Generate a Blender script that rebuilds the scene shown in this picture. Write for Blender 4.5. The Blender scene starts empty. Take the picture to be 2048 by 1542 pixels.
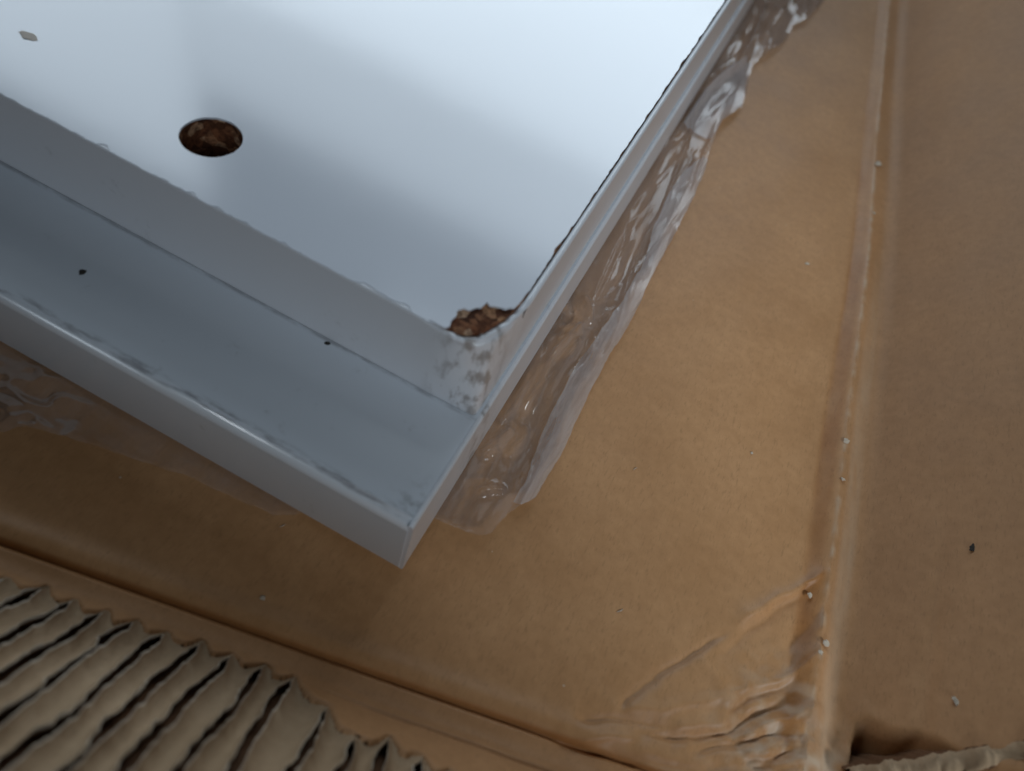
import bpy, bmesh, math, random
import numpy as np
from mathutils import Matrix, Vector
from mathutils.geometry import tessellate_polygon

# ------------------------------------------------------------------ camera, light, exposure
sc = bpy.context.scene
S = 0.001                                   # everything below is written in millimetres
LENS_PX = 1531.4                            # focal length for a 2048 px wide frame
cam = bpy.data.cameras.new('camera')
cam_ob = bpy.data.objects.new('camera', cam)
sc.collection.objects.link(cam_ob)
sc.camera = cam_ob
cam.sensor_width = 36.0
cam.lens = LENS_PX / 2048 * 36.0
cam.clip_start = 0.002
cam.clip_end = 20.0
CAM_R = [[0.878048, 0.429788, 0.21051], [0.469724, -0.689761, -0.55099], [-0.091608, 0.582677, -0.807524]]
CAM_C = [12.305, -41.784, 114.468]
m = Matrix.Identity(4)
for i in range(3):                          # camera axes: x right, y up, z backwards
    m[i][0], m[i][1], m[i][2] = CAM_R[0][i], -CAM_R[1][i], -CAM_R[2][i]
    m[i][3] = CAM_C[i] * S
cam_ob.matrix_world = m
cam.dof.use_dof = True
cam.dof.focus_distance = 0.140
cam.dof.aperture_fstop = cam.lens / 1.9
cam.dof.aperture_blades = 0

w = bpy.data.worlds.new('World')
sc.world = w
w.use_nodes = True
w.node_tree.nodes['Background'].inputs[0].default_value = (0.78, 0.89, 1.0, 1)
w.node_tree.nodes['Background'].inputs[1].default_value = 0.010


def window_light(name, x0, x1, z0, z1, y, radiance, col):
    """a window pane: an area lamp in the plane y, facing the scene"""
    li = bpy.data.lights.new(name, 'AREA')
    li.shape = 'RECTANGLE'
    li.size, li.size_y = x1 - x0, z1 - z0
    li.color = col
    li.energy = radiance * math.pi * li.size * li.size_y
    ob = bpy.data.objects.new(name, li)
    sc.collection.objects.link(ob)
    ob.location = ((x0 + x1) / 2, y, (z0 + z1) / 2)
    ob.rotation_euler = (math.radians(-90), 0, 0)
    return ob


SKY = (0.78, 0.90, 1.0)
window_light('far_window', -0.965, 0.06, 0.38, 0.755, 1.0, 3.9, SKY)
window_light('far_window_top', -0.965, 0.10, 0.775, 1.00, 1.0, 2.2, SKY)
window_light('left_window', -2.30, -1.00, 0.50, 1.34, 1.03, 2.6, SKY)
window_light('high_window', -0.50, 0.90, 1.30, 1.85, 1.0, 0.8, SKY)


def aimed(ob, target):
    ob.rotation_euler = (Vector(target) - ob.location).to_track_quat('-Z', 'Y').to_euler()


side = bpy.data.lights.new('side_fill', 'AREA')       # fill light added to brighten the riser, passing over the box's front wall
side.size = 0.40
side.energy = 4.5 * math.pi * side.size ** 2
side.color = SKY
side_ob = bpy.data.objects.new('side_fill', side)
sc.collection.objects.link(side_ob)
side_ob.location = (0.34, -0.86, 0.66)
aimed(side_ob, (0, 0, 0))
right_spot = bpy.data.lights.new('right_fill_spot', 'SPOT')         # added spot; its narrow cone lights the right and leaves the left dark
right_spot.energy = 13.2
right_spot.color = (0.86, 0.94, 1.0)
right_spot.shadow_soft_size = 0.06
right_spot.spot_size = math.radians(20)
right_spot.spot_blend = 1.0
right_spot_ob = bpy.data.objects.new('right_fill_spot', right_spot)
sc.collection.objects.link(right_spot_ob)
right_spot_ob.location = (0.60, -0.25, 0.45)
aimed(right_spot_ob, (0.088, 0.064, 0.0))

sc.view_settings.view_transform = 'Standard'
sc.view_settings.look = 'None'
sc.view_settings.exposure = 0.0
sc.view_settings.gamma = 1.0
sc.view_settings.use_curve_mapping = False
sc.render.engine = 'CYCLES'
sc.cycles.use_denoising = True
sc.cycles.max_bounces = 10
sc.cycles.transparent_max_bounces = 16
sc.cycles.caustics_reflective = False
sc.cycles.caustics_refractive = False

random.seed(4)
RNG = np.random.RandomState(11)


# ------------------------------------------------------------------ numeric helpers
def _hash(i, j, seed):
    n = (i * 374761393 + j * 668265263 + seed * 1442695041) & 0xFFFFFFFF
    n = ((n ^ (n >> 13)) * 1274126177) & 0xFFFFFFFF
    return ((n ^ (n >> 16)) & 0xFFFF) / 65535.0


def vnoise(x, y, seed=0):
    """smooth value noise, -1..1"""
    x = np.asarray(x, float); y = np.asarray(y, float)
    x, y = np.broadcast_arrays(x, y)
    i = np.floor(x).astype(np.int64); j = np.floor(y).astype(np.int64)
    f = x - i; g = y - j
    f = f * f * f * (f * (f * 6 - 15) + 10); g = g * g * g * (g * (g * 6 - 15) + 10)
    a = _hash(i, j, seed); b = _hash(i + 1, j, seed); c = _hash(i, j + 1, seed); d = _hash(i + 1, j + 1, seed)
    return 2 * ((a * (1 - f) + b * f) * (1 - g) + (c * (1 - f) + d * f) * g) - 1


def fbm(x, y, seed=0, octaves=4):
    x = np.asarray(x, float); y = np.asarray(y, float)
    s = 0; amp = 1.0; tot = 0
    for o in range(octaves):
        s = s + amp * vnoise(x * 2 ** o + 17.3 * o, y * 2 ** o - 9.1 * o, seed + o)
        tot += amp; amp *= 0.5
    return s / tot


def smooth(x):
    x = np.clip(x, 0, 1)
    return x * x * (3 - 2 * x)


def seg_dist(x, y, pts):
    """distance to a polyline and position along it (0..1)"""
    best = np.full(np.shape(x), 1e9); along = np.zeros(np.shape(x)); side = np.zeros(np.shape(x))
    pts = np.asarray(pts, float); n = len(pts) - 1
    for k in range(n):
        a, b = pts[k], pts[k + 1]; d = b - a; L2 = d @ d
        t = np.clip(((x - a[0]) * d[0] + (y - a[1]) * d[1]) / L2, 0, 1)
        px, py = a[0] + t * d[0], a[1] + t * d[1]
        r = np.hypot(x - px, y - py); upd = r < best
        best = np.where(upd, r, best); along = np.where(upd, (k + t) / n, along)
        side = np.where(upd, np.sign((x - a[0]) * d[1] - (y - a[1]) * d[0]), side)
    return best, along, side


# ------------------------------------------------------------------ object helpers
def link(ob, parent=None):
    sc.collection.objects.link(ob)
    if parent is not None:
        ob.parent = parent
    return ob


def mesh_ob(name, verts, faces, mat, parent=None, smooth_shade=True):
    me = bpy.data.meshes.new(name)
    me.from_pydata([tuple(v) for v in np.asarray(verts, float) * S], [], [tuple(map(int, f)) for f in faces])
    me.materials.append(mat)
    if smooth_shade:
        me.polygons.foreach_set('use_smooth', [True] * len(me.polygons))
    me.update()
    return link(bpy.data.objects.new(name, me), parent)


def bm_ob(name, bm, mat, parent=None, smooth_shade=True):
    me = bpy.data.meshes.new(name)
    bmesh.ops.recalc_face_normals(bm, faces=bm.faces)
    bmesh.ops.scale(bm, vec=(S, S, S), verts=bm.verts)
    bm.to_mesh(me); bm.free()
    me.materials.append(mat)
    if smooth_shade:
        me.polygons.foreach_set('use_smooth', [True] * len(me.polygons))
    return link(bpy.data.objects.new(name, me), parent)


def grid_faces(nu, nv, flip=False):
    f = []
    for i in range(nu - 1):
        for j in range(nv - 1):
            q = (i * nv + j, (i + 1) * nv + j, (i + 1) * nv + j + 1, i * nv + j + 1)
            f.append(q[::-1] if flip else q)
    return f


def thing(name, label, cat, loc=(0, 0, 0), group=None):
    o = bpy.data.objects.new(name, None)
    o.empty_display_size = 0.01
    link(o)
    o.location = Vector(loc) * S
    return tag(o, label, cat, group)


def tag(o, label, cat, group=None):
    o['label'] = label
    o['category'] = cat
    if group:
        o['group'] = group
    return o


# ------------------------------------------------------------------ materials
class Mat:
    def __init__(self, name):
        self.m = bpy.data.materials.new(name)
        self.m.use_nodes = True
        self.t = self.m.node_tree
        self.t.nodes.clear()
        self.out = self.n('ShaderNodeOutputMaterial')

    def n(self, kind, **kw):
        nd = self.t.nodes.new(kind)
        for k, v in kw.items():
            if k.startswith('i_'):
                nd.inputs[k[2:].replace('_', ' ')].default_value = v
            else:
                setattr(nd, k, v)
        return nd

    def l(self, a, b):
        self.t.links.new(a, b)

    def coords(self, scale=(1, 1, 1), loc=(0, 0, 0)):
        """object coordinates in millimetres"""
        tc = self.n('ShaderNodeTexCoord')
        mp = self.n('ShaderNodeMapping')
        mp.inputs['Scale'].default_value = [1000 * s for s in scale]
        mp.inputs['Location'].default_value = loc
        self.l(tc.outputs['Object'], mp.inputs['Vector'])
        return mp.outputs['Vector']

    def noise(self, vec, scale, detail=4, rough=0.55):
        nd = self.n('ShaderNodeTexNoise', i_Scale=scale, i_Detail=detail, i_Roughness=rough)
        self.l(vec, nd.inputs['Vector'])
        return nd.outputs['Fac']

    def ramp(self, fac, stops):
        nd = self.n('ShaderNodeValToRGB')
        e = nd.color_ramp.elements
        while len(e) < len(stops):
            e.new(0.5)
        for k, (p, c) in enumerate(stops):
            e[k].position = p
            e[k].color = c if len(c) == 4 else (*c, 1)
        self.l(fac, nd.inputs['Fac'])
        return nd.outputs['Color']

    def math(self, op, a, b=None, clamp=False):
        nd = self.n('ShaderNodeMath', operation=op)
        nd.use_clamp = clamp
        for k, v in enumerate((a, b)):
            if v is None:
                continue
            if hasattr(v, 'is_output'):
                self.l(v, nd.inputs[k])
            else:
                nd.inputs[k].default_value = v
        return nd.outputs[0]

    def mix(self, fac, a, b, blend='MIX'):
        nd = self.n('ShaderNodeMix', data_type='RGBA', blend_type=blend)
        for sock, v in ((nd.inputs[0], fac), (nd.inputs[6], a), (nd.inputs[7], b)):
            if hasattr(v, 'is_output'):
                self.l(v, sock)
            elif isinstance(v, (int, float)):
                sock.default_value = v
            else:
                sock.default_value = v if len(v) == 4 else (*v, 1)
        return nd.outputs[2]

    def bump(self, height, strength, dist):
        nd = self.n('ShaderNodeBump', i_Strength=strength, i_Distance=dist * S)
        self.l(height, nd.inputs['Height'])
        return nd.outputs['Normal']

    def principled(self, color, rough, normal=None, spec=0.5, **kw):
        b = self.n('ShaderNodeBsdfPrincipled')
        for key, v in (('Base Color', color), ('Roughness', rough), ('Normal', normal), ('Specular IOR Level', spec)):
            if v is None:
                continue
            if hasattr(v, 'is_output'):
                self.l(v, b.inputs[key])
            elif key == 'Base Color':
                b.inputs[key].default_value = (*v, 1)
            else:
                b.inputs[key].default_value = v
        for k, v in kw.items():
            b.inputs[k.replace('_', ' ')].default_value = v
        self.l(b.outputs[0], self.out.inputs['Surface'])
        return b


H_LOWER = 15.74


def mat_melamine(name, base, rough, smudge, lip=False, corner=False):
    M = Mat(name)
    v = M.coords()
    big = M.noise(v, 0.05, 3)
    col = M.mix(M.ramp(big, [(0.35, (0, 0, 0)), (0.7, (1, 1, 1))]), [c * 0.985 for c in base], base)
    # rubbed-in grey dirt with a shape of its own
    d1 = M.noise(v, 0.16, 5, 0.65)
    d2 = M.noise(v, 0.9, 3, 0.6)
    mask = M.math('MULTIPLY', M.ramp(d1, [(0.60, (0, 0, 0)), (0.72, (1, 1, 1))]), M.ramp(d2, [(0.5, (0, 0, 0)), (0.68, (1, 1, 1))]))
    col = M.mix(M.math('MULTIPLY', mask, smudge), col, (0.16, 0.15, 0.15))
    if lip or corner:
        xyz = M.n('ShaderNodeSeparateXYZ')
        M.l(v, xyz.inputs[0])
        X, Y, Zc = xyz.outputs
        vx = M.coords((0.16, 0.9, 0.9))
        nz = M.noise(vx, 1.0, 5, 0.7)
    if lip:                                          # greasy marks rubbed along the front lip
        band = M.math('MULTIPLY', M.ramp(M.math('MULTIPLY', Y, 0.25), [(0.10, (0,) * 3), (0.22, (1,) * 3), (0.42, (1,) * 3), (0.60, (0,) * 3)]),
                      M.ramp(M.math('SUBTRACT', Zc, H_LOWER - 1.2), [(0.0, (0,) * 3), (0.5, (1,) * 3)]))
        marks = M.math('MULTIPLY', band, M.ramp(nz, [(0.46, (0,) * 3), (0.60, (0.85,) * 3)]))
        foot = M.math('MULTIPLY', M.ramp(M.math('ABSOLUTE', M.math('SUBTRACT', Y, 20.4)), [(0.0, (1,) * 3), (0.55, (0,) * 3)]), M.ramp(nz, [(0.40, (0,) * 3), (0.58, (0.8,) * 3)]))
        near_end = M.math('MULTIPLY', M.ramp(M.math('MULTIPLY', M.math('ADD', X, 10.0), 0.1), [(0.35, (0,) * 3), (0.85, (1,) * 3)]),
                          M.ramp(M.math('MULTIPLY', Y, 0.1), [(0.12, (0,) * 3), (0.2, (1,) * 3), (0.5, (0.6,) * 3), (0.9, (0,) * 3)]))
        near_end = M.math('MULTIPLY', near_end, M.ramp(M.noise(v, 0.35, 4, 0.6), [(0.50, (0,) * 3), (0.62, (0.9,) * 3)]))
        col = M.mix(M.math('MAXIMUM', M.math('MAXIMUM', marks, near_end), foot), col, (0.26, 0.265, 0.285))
    if corner:                                       # glue and scuffs on the crushed corner
        d2c = M.math('ADD', M.math('ABSOLUTE', M.math('ADD', X, 3.0)), M.math('ABSOLUTE', M.math('SUBTRACT', Y, 22.0)))
        msk = M.math('MULTIPLY', M.ramp(M.math('MULTIPLY', d2c, 0.1), [(0.35, (1,) * 3), (0.95, (0,) * 3)]), M.ramp(M.noise(M.coords((0.5, 0.5, 0.25)), 0.9, 4, 0.6), [(0.48, (0,) * 3), (0.60, (0.75,) * 3)]))
        col = M.mix(msk, col, (0.20, 0.17, 0.15))
    fine = M.noise(v, 2.2, 2)
    wave = M.noise(v, 0.07, 3)
    nrm = M.bump(M.math('ADD', M.math('MULTIPLY', fine, 0.06), wave), 0.20, 0.12)
    r = M.math('ADD', M.math('MULTIPLY', big, 0.03), rough - 0.015)
    M.principled(col, r, nrm, 0.9, Coat_Weight=0.4, Coat_Roughness=rough)
    return M.m


def mat_cardboard(name, base, dark, rough=0.42, spec=0.45):
    M = Mat(name)
    v = M.coords()
    vf = M.coords((1.0, 0.25, 1.0))
    blotch = M.noise(v, 0.045, 4, 0.6)
    mottle = M.noise(v, 0.5, 4, 0.6)
    fibre = M.noise(vf, 2.4, 4, 0.7)
    col = M.mix(M.ramp(blotch, [(0.32, (0, 0, 0)), (0.68, (1, 1, 1))]), dark, base)
    col = M.mix(M.ramp(mottle, [(0.35, (0, 0, 0)), (0.75, (1, 1, 1))]), M.mix(1.0, col, (0.88, 0.86, 0.83), 'MULTIPLY'), col)
    col = M.mix(M.ramp(fibre, [(0.30, (0.65, 0.65, 0.65)), (0.46, (0, 0, 0))]), col, [c * 0.72 for c in dark])
    col = M.mix(M.ramp(fibre, [(0.66, (0, 0, 0)), (0.80, (0.35, 0.35, 0.35))]), col, [min(1, c * 1.5) for c in base])
    vo = M.n('ShaderNodeTexVoronoi', i_Scale=0.16, i_Randomness=1.0)
    M.l(v, vo.inputs['Vector'])
    sep = M.n('ShaderNodeSeparateColor')
    M.l(vo.outputs['Color'], sep.inputs[0])
    dust = M.math('LESS_THAN', vo.outputs['Distance'], M.math('MULTIPLY', M.math('SUBTRACT', sep.outputs[0], 0.72), 0.13))
    col = M.mix(M.math('MULTIPLY', dust, 0.6), col, (0.66, 0.56, 0.44))
    sc_at = M.n('ShaderNodeAttribute', attribute_name='score')      # liner darker and more orange along the fold and score lines
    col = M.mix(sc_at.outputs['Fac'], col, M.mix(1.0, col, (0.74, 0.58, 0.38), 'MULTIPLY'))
    sf_at = M.n('ShaderNodeAttribute', attribute_name='scuff_sheen')      # fibres rubbed pale on the crests, plus sheen painted beside the fold
    col = M.mix(sf_at.outputs['Fac'], col, (0.60, 0.47, 0.34))
    r = M.math('ADD', M.math('MULTIPLY', blotch, 0.22), rough - 0.11)
    h = M.math('ADD', M.math('MULTIPLY', fibre, 0.5), mottle)
    M.principled(col, r, M.bump(h, 0.22, 0.09), spec)
    return M.m


def mat_chipboard():
    M = Mat('raw_chipboard')
    v = M.coords()
    vo = M.n('ShaderNodeTexVoronoi', i_Scale=0.75)
    M.l(v, vo.inputs['Vector'])
    n = M.noise(v, 1.2, 5, 0.65)
    col = M.ramp(vo.outputs['Color'], [(0.15, (0.055, 0.022, 0.010)), (0.50, (0.20, 0.075, 0.034)), (0.78, (0.36, 0.19, 0.10)), (0.95, (0.60, 0.42, 0.28))])
    col = M.mix(M.ramp(n, [(0.35, (0.8, 0.8, 0.8)), (0.6, (0, 0, 0))]), col, (0.045, 0.014, 0.007))
    M.principled(col, 0.85, M.bump(n, 0.6, 0.5), 0.2)
    return M.m


def mat_film(name, haze, rough, tint=(0.86, 0.86, 0.90)):
    M = Mat(name)
    vs = M.coords((1.0, 0.16, 1.0))
    n1 = M.noise(vs, 0.45, 3, 0.55)
    nrm = M.bump(n1, 0.10, 0.4)
    tr = M.n('ShaderNodeBsdfTransparent')
    tr.inputs['Color'].default_value = (0.985, 0.98, 0.975, 1)
    df = M.n('ShaderNodeBsdfDiffuse')
    df.inputs['Color'].default_value = (*tint, 1)
    tl = M.n('ShaderNodeBsdfTranslucent')
    tl.inputs['Color'].default_value = (*tint, 1)
    milk = M.n('ShaderNodeMixShader')
    milk.inputs[0].default_value = 0.5
    M.l(df.outputs[0], milk.inputs[1]); M.l(tl.outputs[0], milk.inputs[2])
    a = M.n('ShaderNodeMixShader')
    cloud = M.ramp(M.noise(vs, 0.30, 5, 0.65), [(0.30, (0.35,) * 3), (0.72, (1.0,) * 3)])
    lw = M.n('ShaderNodeLayerWeight', i_Blend=0.35)          # seen edge-on there is more plastic to look through
    dens = M.math('ADD', M.math('MULTIPLY', cloud, haze * 1.5), M.math('MULTIPLY', lw.outputs['Facing'], haze * 1.3))
    M.l(M.math('MINIMUM', dens, 0.75), a.inputs[0])
    M.l(tr.outputs[0], a.inputs[1]); M.l(milk.outputs[0], a.inputs[2])
    gl = M.n('ShaderNodeBsdfGlossy', i_Roughness=rough)
    M.l(nrm, gl.inputs['Normal'])
    fr = M.n('ShaderNodeFresnel', i_IOR=1.45)
    b = M.n('ShaderNodeMixShader')
    M.l(M.math('MINIMUM', M.math('MULTIPLY', fr.outputs[0], 0.95), 0.40), b.inputs[0])
    M.l(a.outputs[0], b.inputs[1]); M.l(gl.outputs[0], b.inputs[2])
    M.l(b.outputs[0], M.out.inputs['Surface'])
    return M.m


def mat_plain(name, col, rough=0.8, var=0.25):
    M = Mat(name)
    n = M.noise(M.coords(), 1.5, 4)
    M.principled(M.mix(n, [c * (1 - var) for c in col], col), rough, M.bump(n, 0.3, 0.2), 0.3)
    return M.m


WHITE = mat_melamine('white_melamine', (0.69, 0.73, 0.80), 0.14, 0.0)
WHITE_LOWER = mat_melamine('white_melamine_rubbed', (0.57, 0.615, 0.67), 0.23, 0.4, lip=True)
BAND = mat_melamine('white_edging', (0.64, 0.66, 0.70), 0.36, 0.35, corner=True)
CHIP = mat_chipboard()
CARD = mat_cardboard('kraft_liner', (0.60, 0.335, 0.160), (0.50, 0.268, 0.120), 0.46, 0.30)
CARD_WALL = mat_cardboard('kraft_liner_wall', (0.54, 0.295, 0.142), (0.46, 0.245, 0.112), 0.54, 0.20)  # same liner darkened: the walls' lower light put into the colour
FLUTE = mat_cardboard('torn_fluting', (0.45, 0.325, 0.21), (0.35, 0.245, 0.15), 0.9, 0.2)
TORN = mat_cardboard('torn_paper_edge', (0.62, 0.53, 0.43), (0.50, 0.41, 0.31), 0.9, 0.1)
BACKING_SHADED = mat_cardboard('fluting_backing_shaded', (0.15, 0.075, 0.038), (0.10, 0.05, 0.026), 0.8, 0.15)  # kraft darkened: shade of the open slits put into the colour
FILM = mat_film('clear_film', 0.145, 0.09)
HEM = mat_film('clear_film_doubled', 0.33, 0.18)
CRUMB = mat_plain('pale_crumb', (0.66, 0.56, 0.44))
DIRT = mat_plain('black_dirt', (0.035, 0.03, 0.025))

# ------------------------------------------------------------------ the cardboard box
FZ = -1.6                                    # inner face of the box bottom
K = np.array([67.5, -4.0])                   # inner corner of the box
E1 = np.array([-0.983, -0.18]); N2 = np.array([0.18, -0.983])
E2 = np.array([-0.10, 0.995]); N1 = np.array([0.995, 0.10])

box = thing('cardboard_box', 'opened brown cardboard box whose bottom carries the white panel', 'box', (K[0], K[1], FZ))
BOX_O = np.array([K[0], K[1], FZ])


def box_part(name, verts, faces, mat, parent=None, origin=None):
    """mesh whose coordinates are relative to the box corner"""
    return mesh_ob(name, np.asarray(verts) - BOX_O, faces, mat, parent or box)


def steps(*spec):
    out = []
    for a, b, d in spec:
        out += list(np.arange(a, b, d))
    return np.array(out)


FOLDS = [  # polyline on the box bottom, height (mm), width (mm), step across the line (mm)
    ([(64.4, 38.9), (57.7, 28.8), (51.7, 20.0)], 1.1, 0.8, 0.7),
    ([(51.7, 20.0), (47.4, 13.4), (43.3, 7.2), (39.7, 0.6), (39.0, -1.8)], -0.9, 0.5, -0.5),
    ([(61.5, 33.0), (54.5, 21.8), (49.5, 13.0)], -0.5, 0.7, 0.3),
    ([(32.6, -6.5), (36.6, -4.2), (41.6, -2.0), (47.0, 0.2)], -0.9, 0.5, 0.5),
    ([(42.2, -3.6), (48.7, -0.9), (54.8, 3.3), (59.4, 8.0), (64.7, 14.6)], -1.3, 0.6, 0.7),
    ([(54.1, 5.9), (57.0, 10.8), (64.1, 17.3)], -1.1, 0.6, -0.5),
    ([(49.9, -2.2), (57.5, 3.0), (66.0, 9.1)], -1.1, 0.6, 0.6),
    ([(57.2, 4.0), (62.4, 9.6), (67.9, 16.0)], 1.1, 0.7, 0.3),
    ([(30.9, -10.1), (37.7, -6.8), (43.8, -3.7)], 0.6, 0.6, -0.4),
    ([(46.0, -0.5), (53.0, 4.0), (57.0, 8.0)], 0.9, 0.8, 0.0),
    ([(60.0, 14.0), (64.0, 20.0), (66.5, 26.0)], 0.9, 0.8, 0.4),
    ([(58.0, 1.0), (64.0, 5.5), (67.0, 8.5)], 1.0, 0.7, -0.4),
    ([(47.4, 13.4), (53.0, 10.0), (56.0, 6.0)], 0.5, 0.9, 0.3),
    ([(28.0, -12.2), (38.0, -9.0), (50.0, -4.8), (58.0, -1.0)], -0.8, 0.6, 0.4),
    ([(36.0, -2.5), (45.0, 1.5), (52.0, 7.0), (59.0, 14.5)], 0.55, 1.0, -0.3),
    ([(62.0, 3.0), (65.5, 7.0), (67.0, 12.0)], -1.0, 0.6, 0.3),
    ([(56.0, -2.5), (62.0, 0.5), (67.0, 4.0)], 0.9, 0.7, 0.3),
    ([(61.0, 20.0), (64.0, 27.0), (65.5, 34.0)], -0.5, 0.9, 0.3),
]


def crease_bow(b):
    return np.interp(b, [0, 25, 47, 83, 134, 190, 275, 340], [0, 0.6, 1.3, 1.4, 2.2, 1.4, 0.2, 0])


def floor_height(x, y, a, b):
    z = 0.55 * fbm(x / 60, y / 60, 3, 3) + 0.06 * fbm(x / 6, y / 6, 9, 3)
    near = smooth(1 - np.hypot(a - 8, b - 6) / 34)
    z = z + near * 0.55 * fbm(x / 5.0, y / 7.0, 21, 3)
    core_ = smooth(1 - np.hypot(a - 4, (b - 8) * 0.7) / 16)
    z = z + core_ * 0.75 * (np.abs(fbm((x + 0.8 * y) / 9.0, (y - 0.8 * x) / 3.2, 23, 3)) * 2 - 0.5)
    wx = x + 0.5 * fbm(x / 4.0, y / 4.0, 25, 2)
    wy = y + 0.5 * fbm(x / 4.0, y / 4.0, 27, 2)
    for pts, h, wd, st in FOLDS:
        d, t, s = seg_dist(wx, wy, pts)
        end = smooth(np.minimum(t, 1 - t) * 5 + 0.05)
        z = z + 0.62 * h * end * np.exp(-np.abs(d / (1.25 * wd)) ** 1.4) + 0.6 * st * end * s * np.tanh(d / 0.4) * np.exp(-d / 4.0)
    # the fold of the right wall bulges up: a flank towards the box bottom, then the sharp scuffed ridge
    g = 0.35 + 0.65 * smooth((190 - b) / 90)
    wdt = 3.9 + 0.7 * vnoise(b / 30, 0 * b, 5)
    z = z + g * 1.3 * smooth(1 - a / wdt) + 0.22 * np.exp(-(a / 0.35) ** 2) * (0.6 + 0.8 * vnoise(b / 1.5, 0 * b, 6))
    # score line along the front fold
    z = z - 1.0 * np.exp(-((b - 0.8) / 0.40) ** 2)
    z = z + 0.45 * np.exp(-((b - 3.0) / 1.6) ** 2)
    return z


A = steps((0, 8, 0.25), (8, 42, 0.34), (42, 130, 0.9), (130, 265, 4))
B = steps((0, 6, 0.2), (6, 45, 0.34), (45, 150, 1.0), (150, 345, 3))
aa, bb = np.meshgrid(A, B, indexing='ij')
bow = crease_bow(bb) * np.exp(-aa / 40)
fx = K[0] + aa * E1[0] + bb * E2[0] + bow * N1[0]
fy = K[1] + aa * E1[1] + bb * E2[1] + bow * N1[1]
fz = FZ + floor_height(fx, fy, aa, bb)
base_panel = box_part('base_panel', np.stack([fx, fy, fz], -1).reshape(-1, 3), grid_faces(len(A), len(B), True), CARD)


def point_attribute(ob, name, values):
    at = ob.data.attributes.new(name, 'FLOAT', 'POINT')
    at.data.foreach_set('value', np.clip(np.asarray(values, float).reshape(-1), 0, 1))


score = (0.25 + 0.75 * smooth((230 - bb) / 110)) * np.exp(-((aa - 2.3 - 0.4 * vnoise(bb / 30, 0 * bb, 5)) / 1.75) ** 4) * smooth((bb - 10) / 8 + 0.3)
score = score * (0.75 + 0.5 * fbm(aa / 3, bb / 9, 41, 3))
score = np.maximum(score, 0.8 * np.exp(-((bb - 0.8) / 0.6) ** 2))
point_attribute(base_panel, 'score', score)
crest = np.exp(-(aa / 0.40) ** 2) * np.clip(0.10 + 1.0 * fbm(bb / 2.2, aa, 43, 3), 0, 0.5)
rub = smooth(1 - np.hypot(aa - 3, (bb - 9) * 0.8) / 17) * np.clip(0.30 + 1.5 * fbm(fx / 2.0, fy / 2.0, 45, 4), 0, 1) * 0.75
point_attribute(base_panel, 'scuff_sheen', np.maximum(crest, rub))


def floor_z(x, y):
    """height of the box bottom under a point"""
    q = np.linalg.solve(np.array([E1, E2]).T, np.array([x - K[0], y - K[1]]))
    return FZ + float(floor_height(np.array(x), np.array(y), np.array(q[0]), np.array(q[1])))


# ---- right wall, folded up and leaning outwards
SIDE_T = math.radians(38)
D = steps((0, 12, 0.35), (12, 34, 0.6), (34, 110, 3))
Bs = steps((-4, 40, 0.45), (40, 150, 1.0), (150, 345, 3))
bb, dd = np.meshgrid(Bs, D, indexing='ij')


def side_profile(d):
    t = np.linspace(0, 110, 2201)
    ang = SIDE_T * smooth((t - 3.2) / 5.0) + math.radians(5)
    o = np.concatenate([[0], np.cumsum(np.cos(ang))[:-1]]) * 0.05
    z = np.concatenate([[0], np.cumsum(np.sin(ang))[:-1]]) * 0.05
    return np.interp(d, t, o), np.interp(d, t, z)


def side_surface(bb, dd):
    o, z = side_profile(dd)
    bow = crease_bow(np.clip(bb, 0, 340))
    x = K[0] + bb * E2[0] + (o + bow) * N1[0]
    y = K[1] + bb * E2[1] + (o + bow) * N1[1]
    edge = floor_height(K[0] + bb * E2[0] + bow * N1[0], K[1] + bb * E2[1] + bow * N1[1], np.zeros_like(bb), np.clip(bb, 6, None))
    n = 0.5 * fbm(bb / 45, dd / 20, 31, 3) + 0.05 * fbm(bb / 5, dd / 5, 33, 3)
    near = smooth(1 - np.hypot(bb - 8, dd - 3) / 20)
    n = n + near * 0.9 * fbm(bb / 4.0, dd / 3.0 + bb / 9, 37, 3)
    n = n - 0.35 * np.exp(-((dd - 16 - 0.05 * bb) / 1.2) ** 2) * smooth((70 - bb) / 40)
    z = FZ + edge * smooth(1 - dd / 4.2) + z + n * smooth(dd / 2.0 + 0.1)
    # the wall is torn loose at the corner and buckles down there
    b0 = 20.5 - 0.30 * (dd - 9) + 1.0 * vnoise(dd / 6, 0, 8)
    drop = np.clip(b0 - bb, 0, None) * smooth((dd - 6.5) / 4.0)
    soft = drop * drop / (drop + 1.6)
    z = z - 1.6 * soft
    return x, y, z


sx, sy, sz = side_surface(bb, dd)
side_wall = box_part('side_wall', np.stack([sx, sy, sz], -1).reshape(-1, 3), grid_faces(len(Bs), len(D), True), CARD_WALL)
crest = np.exp(-(dd / 0.5) ** 2) * np.clip(0.10 + 1.0 * fbm(bb / 2.2, dd, 43, 3), 0, 0.5)
rub = smooth(1 - np.hypot(dd - 2, (bb - 9) * 0.8) / 9) * np.clip(0.35 + 1.5 * fbm(bb / 2.0, dd / 2.0, 47, 4), 0, 1) * 0.8
strip = 0.30 * smooth((150 - bb) / 60) * np.exp(-((dd - 3.0) / 1.6) ** 4) * (0.8 + 0.5 * fbm(bb / 8, dd, 49, 3))  # grey sheen on the wall side of the fold, painted as pale colour
point_attribute(side_wall, 'scuff_sheen', np.maximum(np.maximum(crest, rub), strip))

# ---- front wall, steep, its inner liner torn off so that the fluting shows
FRONT_T = math.radians(50)


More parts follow.
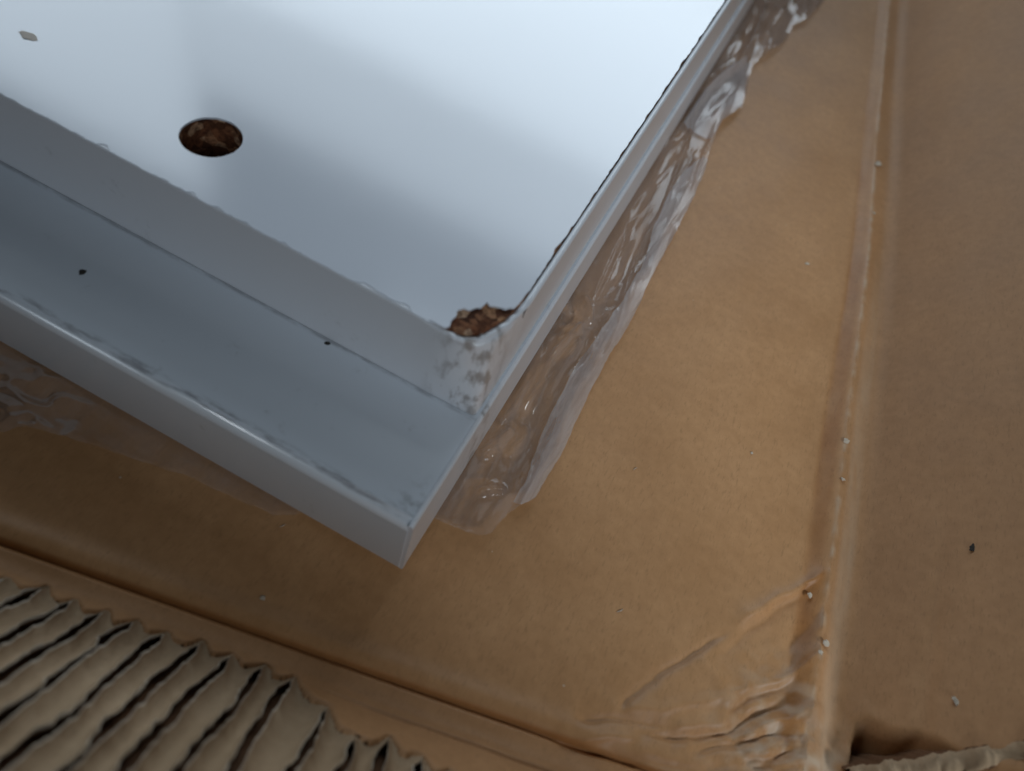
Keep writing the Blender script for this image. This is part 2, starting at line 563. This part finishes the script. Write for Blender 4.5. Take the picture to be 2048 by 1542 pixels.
def front_point(a, d, off=0.0):
    """point on the front wall: a along the fold, d up the wall, off towards the inside"""
    a = np.asarray(a, float); d = np.asarray(d, float)
    t = np.linspace(0, 120, 2401)
    ang = FRONT_T * smooth((t - 0.2) / 4.0)
    o = np.interp(d, t, np.concatenate([[0], np.cumsum(np.cos(ang))[:-1]]) * 0.05)
    z = np.interp(d, t, np.concatenate([[0], np.cumsum(np.sin(ang))[:-1]]) * 0.05)
    th = np.interp(d, t, ang)
    o = o - np.sin(th) * off
    z = z + np.cos(th) * off
    x = K[0] + a * E1[0] + o * N2[0]
    y = K[1] + a * E1[1] + o * N2[1]
    return np.stack([x, y, FZ + z + 0 * a], -1)


TIP_A = [36.6, 41.2, 45.8, 50.3, 54.4, 59.2, 63.3, 68.3, 74.4, 78.9, 83.6, 88.2, 93.1, 97.6, 102.0, 106.5, 111.2, 116.1, 120.7, 125.3]   # crests of the fluting
TIP_D = [17.5, 15.5, 14.0, 12.3, 11.1, 9.5, 12.1, 7.3, 3.1, 2.6, 2.9, 2.7, 3.1, 3.1, 3.4, 2.9, 2.6, 3.3, 3.0, 3.2]


def liner_end(a):
    """how far up the wall the intact liner reaches: scalloped round each crest"""
    a = np.asarray(a, float)
    base = np.interp(a, TIP_A, TIP_D)
    ph = np.interp(a, TIP_A, np.arange(len(TIP_A)))
    return base + 1.5 * np.sin(np.pi * ph) ** 2 + 0.55 * fbm(a / 1.3, 0 * a, 51, 3) + np.where(a < 36.6, (36.6 - a) * 1.5, 0)


Af = steps((-2, 40, 0.8), (40, 125, 0.35), (125, 265, 4))
Df = steps((0, 6, 0.25), (6, 30, 0.4), (30, 76, 2.0))
aa, dd = np.meshgrid(Af, Df, indexing='ij')
torn = smooth((dd - liner_end(aa)) / 0.5)
edge_z = floor_height(K[0] + aa * E1[0], K[1] + aa * E1[1], np.clip(aa, 6, None), np.zeros_like(aa))
off = 0.35 * fbm(aa / 14, dd / 10, 61, 3) * smooth(dd / 3) - 0.8 * np.exp(-((dd - 4.6) / 0.35) ** 2) * smooth((80 - aa) / 30)
off = off + 0.4 * torn + 0.5 * np.exp(-((aa - 10) / 20) ** 2) * fbm(aa / 4, dd / 4, 64, 3) * smooth(dd / 3) - 2.1 * torn
pf = front_point(aa, dd, off)
pf[..., 2] += edge_z * np.exp(-dd / 2.0)
vin = pf.reshape(-1, 3)
front_wall = bpy.data.objects.new('front_wall', bpy.data.meshes.new('front_wall'))
faces = grid_faces(len(Af), len(Df))
front_wall.data.from_pydata([tuple(v) for v in (vin - BOX_O) * S], [], faces)
front_wall.data.materials.append(CARD_WALL)
front_wall.data.materials.append(BACKING_SHADED)
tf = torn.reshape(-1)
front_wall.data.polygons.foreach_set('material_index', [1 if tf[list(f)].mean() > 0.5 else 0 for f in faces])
front_wall.data.polygons.foreach_set('use_smooth', [True] * len(faces))
link(front_wall, box)

for k in range(len(TIP_A) - 1):
    # one strip of the corrugated paper: from crest to crest, both crests ripped open lengthwise
    a1, a0 = TIP_A[k], TIP_A[k + 1]
    wq = np.array([0, 0, 0.03, 0.10, 0.20, 0.32, 0.44, 0.56, 0.68, 0.80, 0.90, 0.97, 1.0, 1.0])
    tl = np.concatenate([np.arange(0, 9, 0.22), np.arange(9, 52, 0.40), np.arange(52, 70, 2.0)])
    rows = []
    for t in tl:
        op = float(smooth((t - 2.4) / 2.2))                   # the rip starts a little behind the tip
        cap = float(smooth((t + 0.2) / 2.4))

        def rip(c, sd):
            return op * (0.52 + 0.30 * float(vnoise(t / 6.0, c * 3.7, sd)) + 0.30 * float(fbm(t / 1.5, c * 5.1, sd + 1, 3)))
        e0 = a0 + 0.35 * op * float(vnoise(t / 8.0, (k + 1) * 3.3, 73)) - rip(k + 1, 75) * 0.75
        e1 = a1 + 0.35 * op * float(vnoise(t / 8.0, k * 3.3, 73)) + rip(k, 85) * 1.45
        a = e0 + wq * (e1 - e0)
        hh = 0.55 - 1.55 * np.sin(np.pi * np.clip(wq, 0, 1)) ** 0.75
        hh = hh + 0.12 * float(vnoise(t / 7.0, k * 2.1, 79)) + 0.05 * fbm(wq * 3, 0 * wq + t / 2.0, 81 + k, 2)
        hh[1:3] += op * 0.35 * float(fbm(t / 1.4, k * 6.1, 83, 2))
        hh[-3:-1] += op * (0.15 + 0.40 * float(fbm(t / 1.4, k * 7.9, 87, 2)))
        hh = hh * cap - 0.18 - 0.25 * (1 - cap)
        hh[0] -= 0.32 * op + 0.02
        hh[-1] -= 0.32 * op + 0.02
        d = liner_end(np.clip(a, a1, a0)) - 0.6 + t
        rows.append(front_point(a, d, hh))
    fl = box_part('flute', np.concatenate(rows), grid_faces(len(tl), len(wq), True), FLUTE, front_wall)
    nq = len(wq) - 1
    fl.data.materials.append(TORN)                       # pale torn paper along the ragged rips
    fl.data.polygons.foreach_set('material_index', [1 if (i_ % nq) in (0, 1, nq - 2, nq - 1) and i_ // nq > 10 else 0 for i_ in range(len(fl.data.polygons))])

# ---- loose torn flap standing at the broken corner
fl_u = np.linspace(0, 1, 220)
ex = np.interp(fl_u, [0, 0.2, 0.5, 1], [73.0, 79.0, 90.0, 114.0])
ey = np.interp(fl_u, [0, 0.2, 0.5, 1], [6.2, 9.8, 16.6, 27.0])
ez = np.interp(fl_u, [0, 0.2, 0.5, 1], [1.2, 6.6, 17.0, 38.0])
jag = 1.3 * fbm(fl_u * 16, 0 * fl_u, 91, 5)
prof = [(-3.0, -7.0), (-1.1, -1.0), (-0.5, -0.15), (0.2, 0.1), (1.0, -0.1), (1.5, -0.6), (2.1, -2.4), (4.2, -10.0), (6.5, -20.0)]
rows = []
for o_, dz in prof:
    rr = 0.7 * fbm(fl_u * 45, 0 * fl_u + o_ * 2.0, 95, 4)
    rows.append(np.stack([ex + o_ * 0.35, ey - o_ * 0.94 + rr, ez + dz + jag + 0.4 * rr], -1))
v = np.concatenate(rows)
torn_flap = box_part('torn_flap', v, grid_faces(len(prof), len(fl_u)), FLUTE)
torn_flap.data.materials.append(BACKING_SHADED)  # dark body: shade on the flap's near face put into its colour
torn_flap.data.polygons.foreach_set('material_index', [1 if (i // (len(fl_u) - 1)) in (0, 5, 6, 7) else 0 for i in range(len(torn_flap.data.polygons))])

# ------------------------------------------------------------------ the stepped white panel
H2 = 15.74                                   # lower board
H1 = 16.0                                    # upper board
TOP = H2 + H1
STEP = 20.7                                  # depth of the tread
INS = 1.1                                    # the upper board stands back a little on the right
LX, LY = -260.0, 330.0
panel = thing('white_panel', 'white laminated chipboard panel with a stepped edge and a broken corner', 'panel', (0, 0, 0))

# lower board: rounded front lip
bm = bmesh.new()
bmesh.ops.create_cube(bm, size=1.0)
for vtx in bm.verts:
    vtx.co = Vector(((vtx.co.x + 0.5) * (-0.7 - LX) + LX, (vtx.co.y + 0.5) * LY, (vtx.co.z + 0.5) * H2))
front_top = [e for e in bm.edges if all(abs(v_.co.y) < 1e-6 and abs(v_.co.z - H2) < 1e-6 for v_ in e.verts)]
bmesh.ops.bevel(bm, geom=front_top, offset=1.5, segments=6, profile=0.6, affect='EDGES')
front_bot = [e for e in bm.edges if all(abs(v_.co.y) < 1e-6 and abs(v_.co.z) < 1e-6 for v_ in e.verts)]
bmesh.ops.bevel(bm, geom=front_bot, offset=0.5, segments=3, profile=0.5, affect='EDGES')
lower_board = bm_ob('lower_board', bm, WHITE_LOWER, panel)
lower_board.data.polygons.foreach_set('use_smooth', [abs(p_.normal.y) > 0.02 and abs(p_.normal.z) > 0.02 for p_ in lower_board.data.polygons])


def strip_along_y(name, sect, y0, y1, mat, parent, jit=0.0, seed=0, step=3.0):
    """closed section in x,z swept along y"""
    ys = np.arange(y0, y1 + step, step)
    sect = np.array(sect)
    v = []
    for y in ys:
        for i, (x, z) in enumerate(sect):
            v.append((x + jit * float(vnoise(y / 2.0, i * 3.7, seed)), y, z))
    n = len(sect)
    f = []
    for i in range(len(ys) - 1):
        for j in range(n):
            f.append((i * n + j, i * n + (j + 1) % n, (i + 1) * n + (j + 1) % n, (i + 1) * n + j))
    f.append(tuple(range(n))[::-1])
    f.append(tuple(range((len(ys) - 1) * n, len(ys) * n)))
    return mesh_ob(name, v, f, mat, parent, False)


lower_band = strip_along_y('edge_band', [(-0.7, 0.05), (-0.25, 0.0), (-0.05, 0.2), (0.0, 0.5), (0.0, H2 - 0.35), (-0.07, H2 - 0.1), (-0.3, H2 + 0.06), (-0.7, H2 + 0.06)],
                           0.12, LY, BAND, lower_board, 0.012, 7)

# upper board: bare core, laminate on top, edging round the outside
hole_c = np.array([-56.2, 32.4]); hole_r = 4.55
CORNER = [(-8.3, 20.9), (-5.7, 21.9), (-4.0, 23.9), (-3.3, 25.9), (-2.4, 28.6), (-1.9, 31.0)]
th = np.linspace(0, 2 * np.pi, 48, endpoint=False)


def ngon_sheet(name, outer, holes, z0, z1, mat, parent):
    """flat sheet with holes and thickness"""
    loops = [outer] + holes
    polys = [[Vector((x, y, 0)) for x, y in lp] for lp in loops]
    tris = tessellate_polygon(polys)
    flat = [p_ for lp in loops for p_ in lp]
    n = len(flat)
    v = [(x, y, z1) for x, y in flat] + [(x, y, z0) for x, y in flat]
    f = []
    for t in tris:
        a_, b_, c_ = [np.array(flat[i]) for i in t]
        up = (b_[0] - a_[0]) * (c_[1] - a_[1]) - (b_[1] - a_[1]) * (c_[0] - a_[0]) > 0
        t = tuple(t) if up else tuple(t)[::-1]
        f.append(t)
        f.append(tuple(i + n for i in t[::-1]))
    s = 0
    for lp in loops:
        m_ = len(lp)
        for i in range(m_):
            i0, i1 = s + i, s + (i + 1) % m_
            f.append((i0, i0 + n, i1 + n, i1))
        s += m_
    return mesh_ob(name, v, f, mat, parent, False)


LAM = 0.35
core_outer = [(LX, STEP + 0.5)] + [(-8.6, STEP + 0.5)] + [(x - 0.35, y + 0.35) for x, y in CORNER] + [(-INS - 0.95, LY), (LX, LY)]
hole_loop = [(hole_c[0] + hole_r * math.cos(t), hole_c[1] + hole_r * math.sin(t)) for t in th]
upper_board = bpy.data.objects.new('upper_board', None)
upper_board.empty_display_size = 0.01
link(upper_board, panel)
core = ngon_sheet('core', core_outer, [hole_loop[::-1]], H2 + 0.02, TOP - LAM - 0.02, CHIP, upper_board)

# laminate with chipped border
front_edge = []
xs = np.arange(LX, -12.0, 0.45)
for x in xs:
    j = 0.40 * abs(float(fbm(x / 0.9, 0.0, 101, 3))) + 0.85 * max(0, float(vnoise(x / 2.2, 3.0, 103))) ** 2
    front_edge.append((x, STEP + 0.05 + j))
chip_edge = [(-11.6, 21.3), (-10.2, 21.2), (-9.2, 21.25), (-8.8, 21.9), (-9.1, 23.0), (-8.9, 24.0), (-9.3, 25.0), (-8.7, 25.9), (-7.9, 26.0), (-7.3, 27.1), (-6.7, 27.5),
             (-6.5, 28.9), (-5.9, 28.5), (-5.2, 28.9), (-4.4, 29.2), (-3.7, 29.3), (-3.2, 30.0), (-2.7, 30.3), (-2.5, 31.6)]
right_edge = []
for y in np.arange(32.2, LY, 0.5):
    j = 0.30 * abs(float(fbm(y / 1.8, 5.0, 105, 3))) + 0.55 * max(0, float(vnoise(y / 5.0, 1.0, 107)) - 0.15)
    right_edge.append((-INS - 1.18 - j, y))
lam_hole = [(hole_c[0] + (hole_r + 0.03 + 0.05 * float(vnoise(i * 0.7, 0, 109))) * math.cos(t), hole_c[1] + (hole_r + 0.03 + 0.05 * float(vnoise(i * 0.7, 4, 109))) * math.sin(t)) for i, t in enumerate(th)]
laminate = ngon_sheet('top_laminate', front_edge + chip_edge + right_edge + [(LX, LY)], [lam_hole[::-1]], TOP - LAM, TOP, WHITE, upper_board)

# dowel hole: wall and bottom, with torn chips
v = []
dep = np.array([0, 0.5, 1.5, 3, 5, 7, 9, 11, 12.5])
for d in dep:
    for i, t in enumerate(th):
        r = hole_r + 0.02 - 0.18 * abs(float(fbm(i * 0.55, d * 0.8, 111, 3))) * (1 if d > 0.2 else 0.15)
        v.append((hole_c[0] + r * math.cos(t), hole_c[1] + r * math.sin(t), TOP - LAM - d))
n = len(th)
f = [(i * n + j, i * n + (j + 1) % n, (i + 1) * n + (j + 1) % n, (i + 1) * n + j) for i in range(len(dep) - 1) for j in range(n)]
f.append(tuple(range((len(dep) - 1) * n, len(dep) * n)))
mesh_ob('dowel_hole', v, f, CHIP, upper_board)

# broken chipboard showing at the corner
gx, gy = np.meshgrid(np.linspace(-12, -1.2, 74), np.linspace(20.9, 32, 76), indexing='ij')
lump = 0.9 * fbm(gx / 1.5, gy / 1.5, 121, 4) + 0.5 * np.abs(fbm(gx / 0.6, gy / 0.6, 125, 2))
dcorner = np.clip(1 - np.hypot(gx + 1.0, gy - 20.5) / 9.5, 0, 1)
gz = TOP - 0.75 - 1.3 * dcorner + lump * 0.55
gz = np.minimum(gz, TOP - LAM - 0.03)
ins_ok = []
cx = np.array([c[0] for c in CORNER]); cy = np.array([c[1] for c in CORNER])
lim = np.interp(gx, np.concatenate([[-12], cx]), np.concatenate([[20.8], cy]))
gy2 = np.maximum(gy, lim + 0.1)
mesh_ob('broken_corner', np.stack([gx, gy2, gz], -1).reshape(-1, 3), grid_faces(74, 76), CHIP, upper_board)

# edging: straight along the riser, round the crushed corner, straight along the right side
arc = np.linspace(0, 1, 34)
zl = np.concatenate([[H2 + 0.16, H2 + 0.35], np.linspace(H2 + 1.2, TOP - 1.2, 15), [TOP - 0.6, TOP - 0.25, TOP - 0.08]])
xs1 = np.concatenate([np.arange(LX, -130, 6), np.arange(-130, -14, 1.0)])
ys1 = np.concatenate([np.arange(34, 200, 1.2), np.arange(200, LY, 6)])
ct = np.array(CORNER)


def band_path(z, inset):
    s = float(np.clip((z - H2) / H1, 0, 1))
    sharp = []
    for t in arc:                                   # sharp corner at the foot ...
        if t < 0.5:
            sharp.append((-13 + (13 - INS) * (t / 0.5), STEP))
        else:
            sharp.append((-INS, STEP + (12.0) * ((t - 0.5) / 0.5)))
    sharp = np.array(sharp)
    crush_t = np.linspace(0, 1, 8)                  # ... crushed round at the top
    cpts = np.array([(-13, STEP)] + [(x, y - 0.45 if i < 2 else y) for i, (x, y) in enumerate(CORNER)] + [(-INS, STEP + 12.0)])
    cpts[1:-1, 0] += 0.45
    round_ = np.stack([np.interp(arc, crush_t, cpts[:, 0]), np.interp(arc, crush_t, cpts[:, 1])], -1)
    ker = np.array([0.25, 0.5, 0.25])
    for _ in range(5):
        round_[1:-1] = ker[0] * round_[:-2] + ker[1] * round_[1:-1] + ker[2] * round_[2:]
        sharp[1:-1] = (sharp[1:-1] * 6 + sharp[:-2] + sharp[2:]) / 8
    k = s ** 1.35
    mid = sharp * (1 - k) + round_ * k
    dent = 0.35 * fbm(arc * 6, 0 * arc + z / 3.0, 131, 3) * np.sin(np.pi * arc) ** 1.0
    mid = mid + np.stack([-0.7 * dent, 0.7 * dent], -1)
    pts = np.concatenate([np.stack([xs1, np.full_like(xs1, STEP)], -1), mid, np.stack([np.full_like(ys1, -INS), ys1], -1)])
    if inset:
        tg = np.gradient(pts, axis=0)
        tg /= np.linalg.norm(tg, axis=1)[:, None] + 1e-9
        pts = pts + inset * np.stack([-tg[:, 1], tg[:, 0]], -1)
    return pts


rows = []
npts = len(band_path(H2, 0))
for z in zl:
    p_ = band_path(z, 0.10 if z > TOP - 0.1 else 0.0)
    rows.append(np.concatenate([p_, np.full((npts, 1), z)], 1))
nick = 0.22 * np.abs(fbm(np.arange(npts) / 2.0, np.zeros(npts), 141, 3))
cr = np.zeros(npts); i0 = len(xs1); cr[i0:i0 + 34] = np.sin(np.pi * arc) ** 0.7
top_in = band_path(TOP - 0.05, 0.98)
for r in rows[-3:]:
    r[:, 2] -= cr * (0.55 + 2.0 * nick) + nick * 0.25
rows.append(np.concatenate([top_in, (rows[-1][:, 2:3] - 0.02)], 1))
rows.append(np.concatenate([top_in, np.full((npts, 1), TOP - 2.5)], 1))
v = np.concatenate(rows)
edge_band = mesh_ob('edge_band', v, grid_faces(len(rows), npts, True), BAND, upper_board)

# ------------------------------------------------------------------ clear plastic film under the panel
film = thing('plastic_film', 'crinkled clear plastic film sticking out from under the white panel', 'plastic film', (0, 0, FZ + 0.3))
FILM_O = np.array([0, 0, FZ + 0.3])
OUT = np.array([(1.0, 10.4), (2.9, 10.9), (5.3, 10.9), (7.7, 11.2), (9.2, 12.9), (10.2, 17.5), (12.7, 22.5), (13.1, 32.3), (12.5, 45.2), (12.3, 57.8), (13.0, 65.2), (13.0, 72.2),
                (12.4, 82.7), (12.3, 88.5), (12.5, 98.0), (12.3, 115.5), (11.6, 126.6), (10.3, 139.8), (9.2, 151.6), (12.6, 161.4), (12.1, 167.1), (9.6, 183.9), (10.6, 190.5),
                (13.5, 199.2), (15.0, 209.0), (14.7, 218.1), (17.9, 225.2), (20.1, 243.1), (22, 270), (23, 330)])


def film_out(y):
    return np.interp(y, OUT[:, 1] + np.arange(len(OUT)) * 1e-4, OUT[:, 0]) + 0.20 * fbm(y / 2.5, 0 * y, 151, 3)


RIDGES = [([(-0.2, 130.0), (1.4, 159.1), (7.5, 186.4)], 1.6, 1.1), ([(3.6, 223.1), (5.3, 201.7), (6.1, 176.9)], 1.8, 0.8), ([(8.7, 225), (8.8, 196)], 1.6, 2.0),
          ([(1.5, 24.0), (2.6, 28.5), (4.0, 33.0)], 1.6, 1.2), ([(5.0, 27.0), (6.2, 31.4), (5.0, 35.0)], 1.7, 0.8), ([(2.9, 52.3), (4.0, 43.8), (3.2, 36.2)], 1.5, 0.7),
          ([(4.9, 62.8), (3.9, 55.0), (2.6, 50.0)], 2.0, 0.8), ([(6.4, 60.0), (5.6, 50.0), (5.9, 41.0)], 1.6, 0.6), ([(1.5, 44.0), (1.9, 36.0), (1.2, 31.0)], 1.4, 0.5),
          ([(4.9, 50.0), (4.6, 42.0), (5.2, 37.0)], 1.1, 0.4), ([(2.0, 70.0), (4.4, 66.0), (6.6, 63.0)], 1.4, 0.6), ([(3.0, 17.0), (6.0, 20.0), (8.0, 21.0)], 1.1, 0.8)]


def film_height(x, y, u):
    xs_ = x + 0.10 * y
    z = 0.36 * fbm(xs_ / 4.0, y / 30, 161, 3) + 0.05 * fbm(xs_ / 1.3, y / 22.0, 165, 2)
    z = z + 0.60 * np.clip(1 - 3.0 * np.abs(fbm(xs_ / 4.0, y / 42, 163, 2)), 0, 1) ** 2 + 0.18 * np.clip(1 - 4.0 * np.abs(fbm((x - 0.12 * y) / 3.2, y / 34, 167, 2)), 0, 1) ** 2
    for c, r, a_ in (((4.6, 61), 9, 1.0), ((5, 31), 10, 0.3)):
        k = smooth(1 - np.hypot(x - c[0], (y - c[1]) * 0.7) / r)
        z = z + k * a_ * (0.7 - np.abs(fbm(x / 1.9, y / 4.5, 169, 2)) * 2.2)
    z = z * (0.25 + 0.75 * smooth(u * 3))
    z = z + 1.3 * smooth(u * 1.4) * (0.55 + 0.6 * vnoise(y / 15, 0 * y, 168))
    for pts, h, wd in RIDGES:
        d, t, s = seg_dist(x, y, pts)
        z = z + 1.35 * h * smooth(np.minimum(t, 1 - t) * 4 + 0.1) * np.exp(-(d / wd) ** 2)
    return z


def film_grid(name, inner, outer, ys, nu, zfun, mat):
    u = np.linspace(0, 1, nu)
    yy, uu = np.meshgrid(ys, u, indexing='ij')
    x0 = inner(ys)[:, None]; x1 = np.maximum(outer(ys), inner(ys) + 0.02)[:, None]
    xx = x0 + (x1 - x0) * uu
    zz = zfun(xx, yy, uu)
    v = np.stack([xx, yy, zz], -1).reshape(-1, 3) - FILM_O
    return mesh_ob(name, v, grid_faces(len(ys), nu, True), mat, film)


def sheet_z(x, y, u):
    z = FZ + 0.75 + np.clip(film_height(x, y, u), -0.25, None)
    under = x < 0.6                                      # it runs under the board here
    return np.where(under, np.minimum(z, -0.25 + 0 * z), np.minimum(z, -0.25 + np.clip(x - 0.3, 0, None) * 1.6))


def end_out(y):
    return np.where(y < 11.6, np.interp(y, [10.2, 10.9, 11.6], [1.2, 5.5, 8.3]), film_out(y))


ys = np.concatenate([np.arange(10.3, 135, 0.35), np.arange(135, 260, 0.6), np.arange(260, 326, 3)])
film_grid('sheet', lambda y: np.full_like(y, -6.0), end_out, ys, 64, sheet_z, FILM)

HEM_IN = np.array([(9.9, 24.0), (9.0, 30.2), (8.4, 34.4), (8.2, 39.6), (7.8, 48.2), (8.0, 54.7), (8.9, 63.8), (9.7, 74.1), (9.6, 82.5), (9.1, 91.9), (7.7, 99.0), (7.3, 106.0), (6.9, 114.8), (8.4, 127.2), (10.2, 132)])


def hem_in(y):
    return np.interp(y, HEM_IN[:, 1], HEM_IN[:, 0]) + 0.3 * fbm(y / 3.0, 0 * y, 171, 3)


def hem_z(x, y, u):
    z = FZ + 0.75 + np.clip(film_height(x, y, 1 + 0 * u), -0.25, None)
    lift = 0.35 + 0.9 * (1 - u) ** 2 * (0.6 + 0.6 * vnoise(y / 6, 0 * y, 173)) + 0.15 * np.abs(vnoise(x / 2.0, y / 12, 175))
    return z + lift


film_grid('folded_hem', hem_in, lambda y: film_out(y) + 0.15, np.arange(19.5, 131, 0.35), 22, hem_z, HEM)

TRI_IN = np.array([(1.2, 138), (1.3, 150), (2.2, 160), (4.2, 172), (7.3, 185)])
film_grid('folded_corner', lambda y: np.interp(y, TRI_IN[:, 1], TRI_IN[:, 0]), lambda y: np.interp(y, [138, 149, 160, 172, 185], [9.5, 9.6, 12.4, 10.5, 9.4]),
          np.arange(139, 184.5, 0.5), 24, lambda x, y, u: np.minimum(sheet_z(x, y, 1 + 0 * u) + 0.5 + 0.8 * np.exp(-((u) / 0.12) ** 2) + 0.15 * fbm(x / 4, y / 16, 177, 2), -0.3 + np.clip(x - 0.4, 0, None) * 2.2), HEM)

# film creeping out under the front edge
FOUT = np.array([(-140, -16), (-80, -13.5), (-63.8, -12.0), (-61.0, -9.6), (-56.0, -7.8), (-49.2, -6.0), (-34.8, -3.4), (-27.8, -2.9), (-21.9, -2.0), (-19.0, -0.3), (-17.5, 2.0)])
u = np.linspace(0, 1, 44)
xs = np.arange(-130, -17.4, 0.5)
xx, uu = np.meshgrid(xs, u, indexing='ij')
yo = np.interp(xs, FOUT[:, 0], FOUT[:, 1]) + 0.35 * fbm(xs / 3, 0 * xs, 181, 3)
yy = 6.0 + (yo[:, None] - 6.0) * uu
hz = 0.5 * fbm(xx / 16, yy / 5, 183, 3) + 0.08 * fbm(xx / 6, yy / 2.0, 187, 2)
kk = smooth(1 - np.hypot(xx + 64, yy + 7.5) / 12)
hz = hz + kk * (1.5 - 2.2 * np.abs(fbm(xx / 4.5, yy / 3.5, 189, 2)))
zz = FZ + 0.7 + np.clip(hz, -0.3, None) * smooth((6 - yy) / 8)
zz = np.where(yy > -0.5, np.minimum(zz, -0.3), np.minimum(zz, -0.3 + np.clip(-0.4 - yy, 0, None) * 1.5))
mesh_ob('front_sheet', np.stack([xx, yy, zz], -1).reshape(-1, 3) - FILM_O, grid_faces(len(xs), 44), FILM, film)


# ------------------------------------------------------------------ crumbs, fibres, specks
def crumb(name, label, cat, pos, size, mat, seed, group=None, flat=0.4):
    bm = bmesh.new()
    bmesh.ops.create_icosphere(bm, subdivisions=2, radius=1.0)
    for vtx in bm.verts:
        c = vtx.co
        k = 1 + 0.8 * float(fbm(c.x * 1.7 + seed * 3.1, c.y * 1.7 + c.z * 1.3, 200 + seed, 3))
        vtx.co = Vector((c.x * size[0] * k, c.y * size[1] * k, (c.z * k + 0.75) * size[2] * flat))
    ob = bm_ob(name, bm, mat, None, False)
    ob.location = Vector(pos) * S
    ob.rotation_euler = (0, 0, seed * 1.3)
    return tag(ob, label, cat, group)


def fibre(label, pos, length, ang, seed, width=0.10):
    t = np.linspace(-0.5, 0.5, 9)
    cx_ = t * length; cy_ = 0.25 * length * (t * t) * (1 if seed % 2 else -1)
    rows = []
    for k in range(6):
        a_ = 2 * math.pi * k / 6
        taper = width * (1 - 0.7 * np.abs(2 * t) ** 2)
        rows.append(np.stack([cx_, cy_ + taper * math.cos(a_), width + taper * math.sin(a_) + 0.3 * width * np.cos(t * 9)], -1))
    rows.append(rows[0])
    ob = mesh_ob('fibre', np.concatenate(rows), grid_faces(7, 9), CRUMB)
    ob.location = Vector(pos) * S
    ob.rotation_euler = (0, 0, ang)
    return tag(ob, label, 'fibre')


def on_floor(x, y):
    return (x, y, floor_z(x, y) + 0.02)


def on_side(b, d):
    x, y, z = side_surface(np.array([[float(b)]]), np.array([[float(d)]]))
    return (float(x[0, 0]), float(y[0, 0]), float(z[0, 0]) + 0.02)


crumb('crumb', 'largest pale crumb lying on the fold of the plain box wall', 'crumb', on_side(171, 0.9), (1.3, 0.8, 0.8), CRUMB, 1)
crumb('crumb', 'tiny pale crumb on the fold next to the largest crumb', 'crumb', on_side(148, 0.5), (0.5, 0.4, 0.4), CRUMB, 2)
crumb('crumb', 'small round crumb alone on the box bottom beside the clear film', 'crumb', on_floor(43.7, 114.1), (0.55, 0.45, 0.4), CRUMB, 3)
crumb('crumb', 'pale oblong crumb stuck halfway along the ridge of the fold', 'crumb', on_side(72, 0.3), (0.55, 0.75, 0.5), CRUMB, 4)
crumb('crumb', 'pinhead crumb on the fold ridge next to the oblong crumb', 'crumb', on_side(62.5, 0.3), (0.40, 0.40, 0.35), CRUMB, 5)
crumb('crumb', 'small crumb where the diagonal wrinkle meets the fold', 'crumb', on_floor(62.3, 32.3), (0.5, 0.42, 0.4), CRUMB, 6)
crumb('crumb', 'bigger of two pale crumbs lodged in the groove beside the crumpled corner', 'crumb', on_floor(66.0, 24.6), (0.52, 0.48, 0.42), CRUMB, 7)
crumb('crumb', 'smaller of two pale crumbs lodged in the groove beside the crumpled corner', 'crumb', on_floor(65.4, 22.4), (0.38, 0.36, 0.32), CRUMB, 8)
crumb('crumb', 'oval pale crumb on the box wall near the dark torn corner', 'crumb', on_side(23.5, 21.0), (0.75, 0.45, 0.4), CRUMB, 9)
crumb('crumb', 'tiny crumb in the shade below the front edge of the panel', 'crumb', on_floor(-15.6, -13.4), (0.36, 0.32, 0.3), CRUMB, 10)
crumb('crumb', 'speck of pale dust on the box bottom near the middle of the fold', 'crumb', on_floor(45.4, 54.8), (0.28, 0.25, 0.22), CRUMB, 11)
crumb('laminate_chip', 'beige chipboard flake lying on top of the white panel', 'chip', (-91.1, 33.3, TOP + 0.01), (1.2, 0.8, 0.2), mat_plain('beige_flake', (0.74, 0.66, 0.58)), 12)
crumb('dirt_speck', 'black speck on the plain side wall of the box', 'dirt', on_side(51, 23.0), (0.85, 0.55, 0.3), DIRT, 13)
crumb('dirt_speck', 'black dot on the lower step of the white panel', 'dirt', (-64.1, 10.1, H2 + 0.01), (0.55, 0.5, 0.15), DIRT, 14)
crumb('dirt_speck', 'tiny dark speck in the angle at the foot of the white riser', 'dirt', (-26.9, 19.9, H2 + 0.01), (0.42, 0.40, 0.12), DIRT, 15)
fibre('short pale fibre on the box bottom near the loose end of the film', on_floor(33.4, 12.6), 1.3, 0.9, 1)
fibre('hair-thin pale fibre on the box bottom beside the folded film hem', on_floor(26.3, 38.5), 1.0, 1.1, 2, 0.07)
fibre('pale fibre under the front edge of the panel', on_floor(-19.8, -2.6), 1.0, 1.0, 3, 0.08)
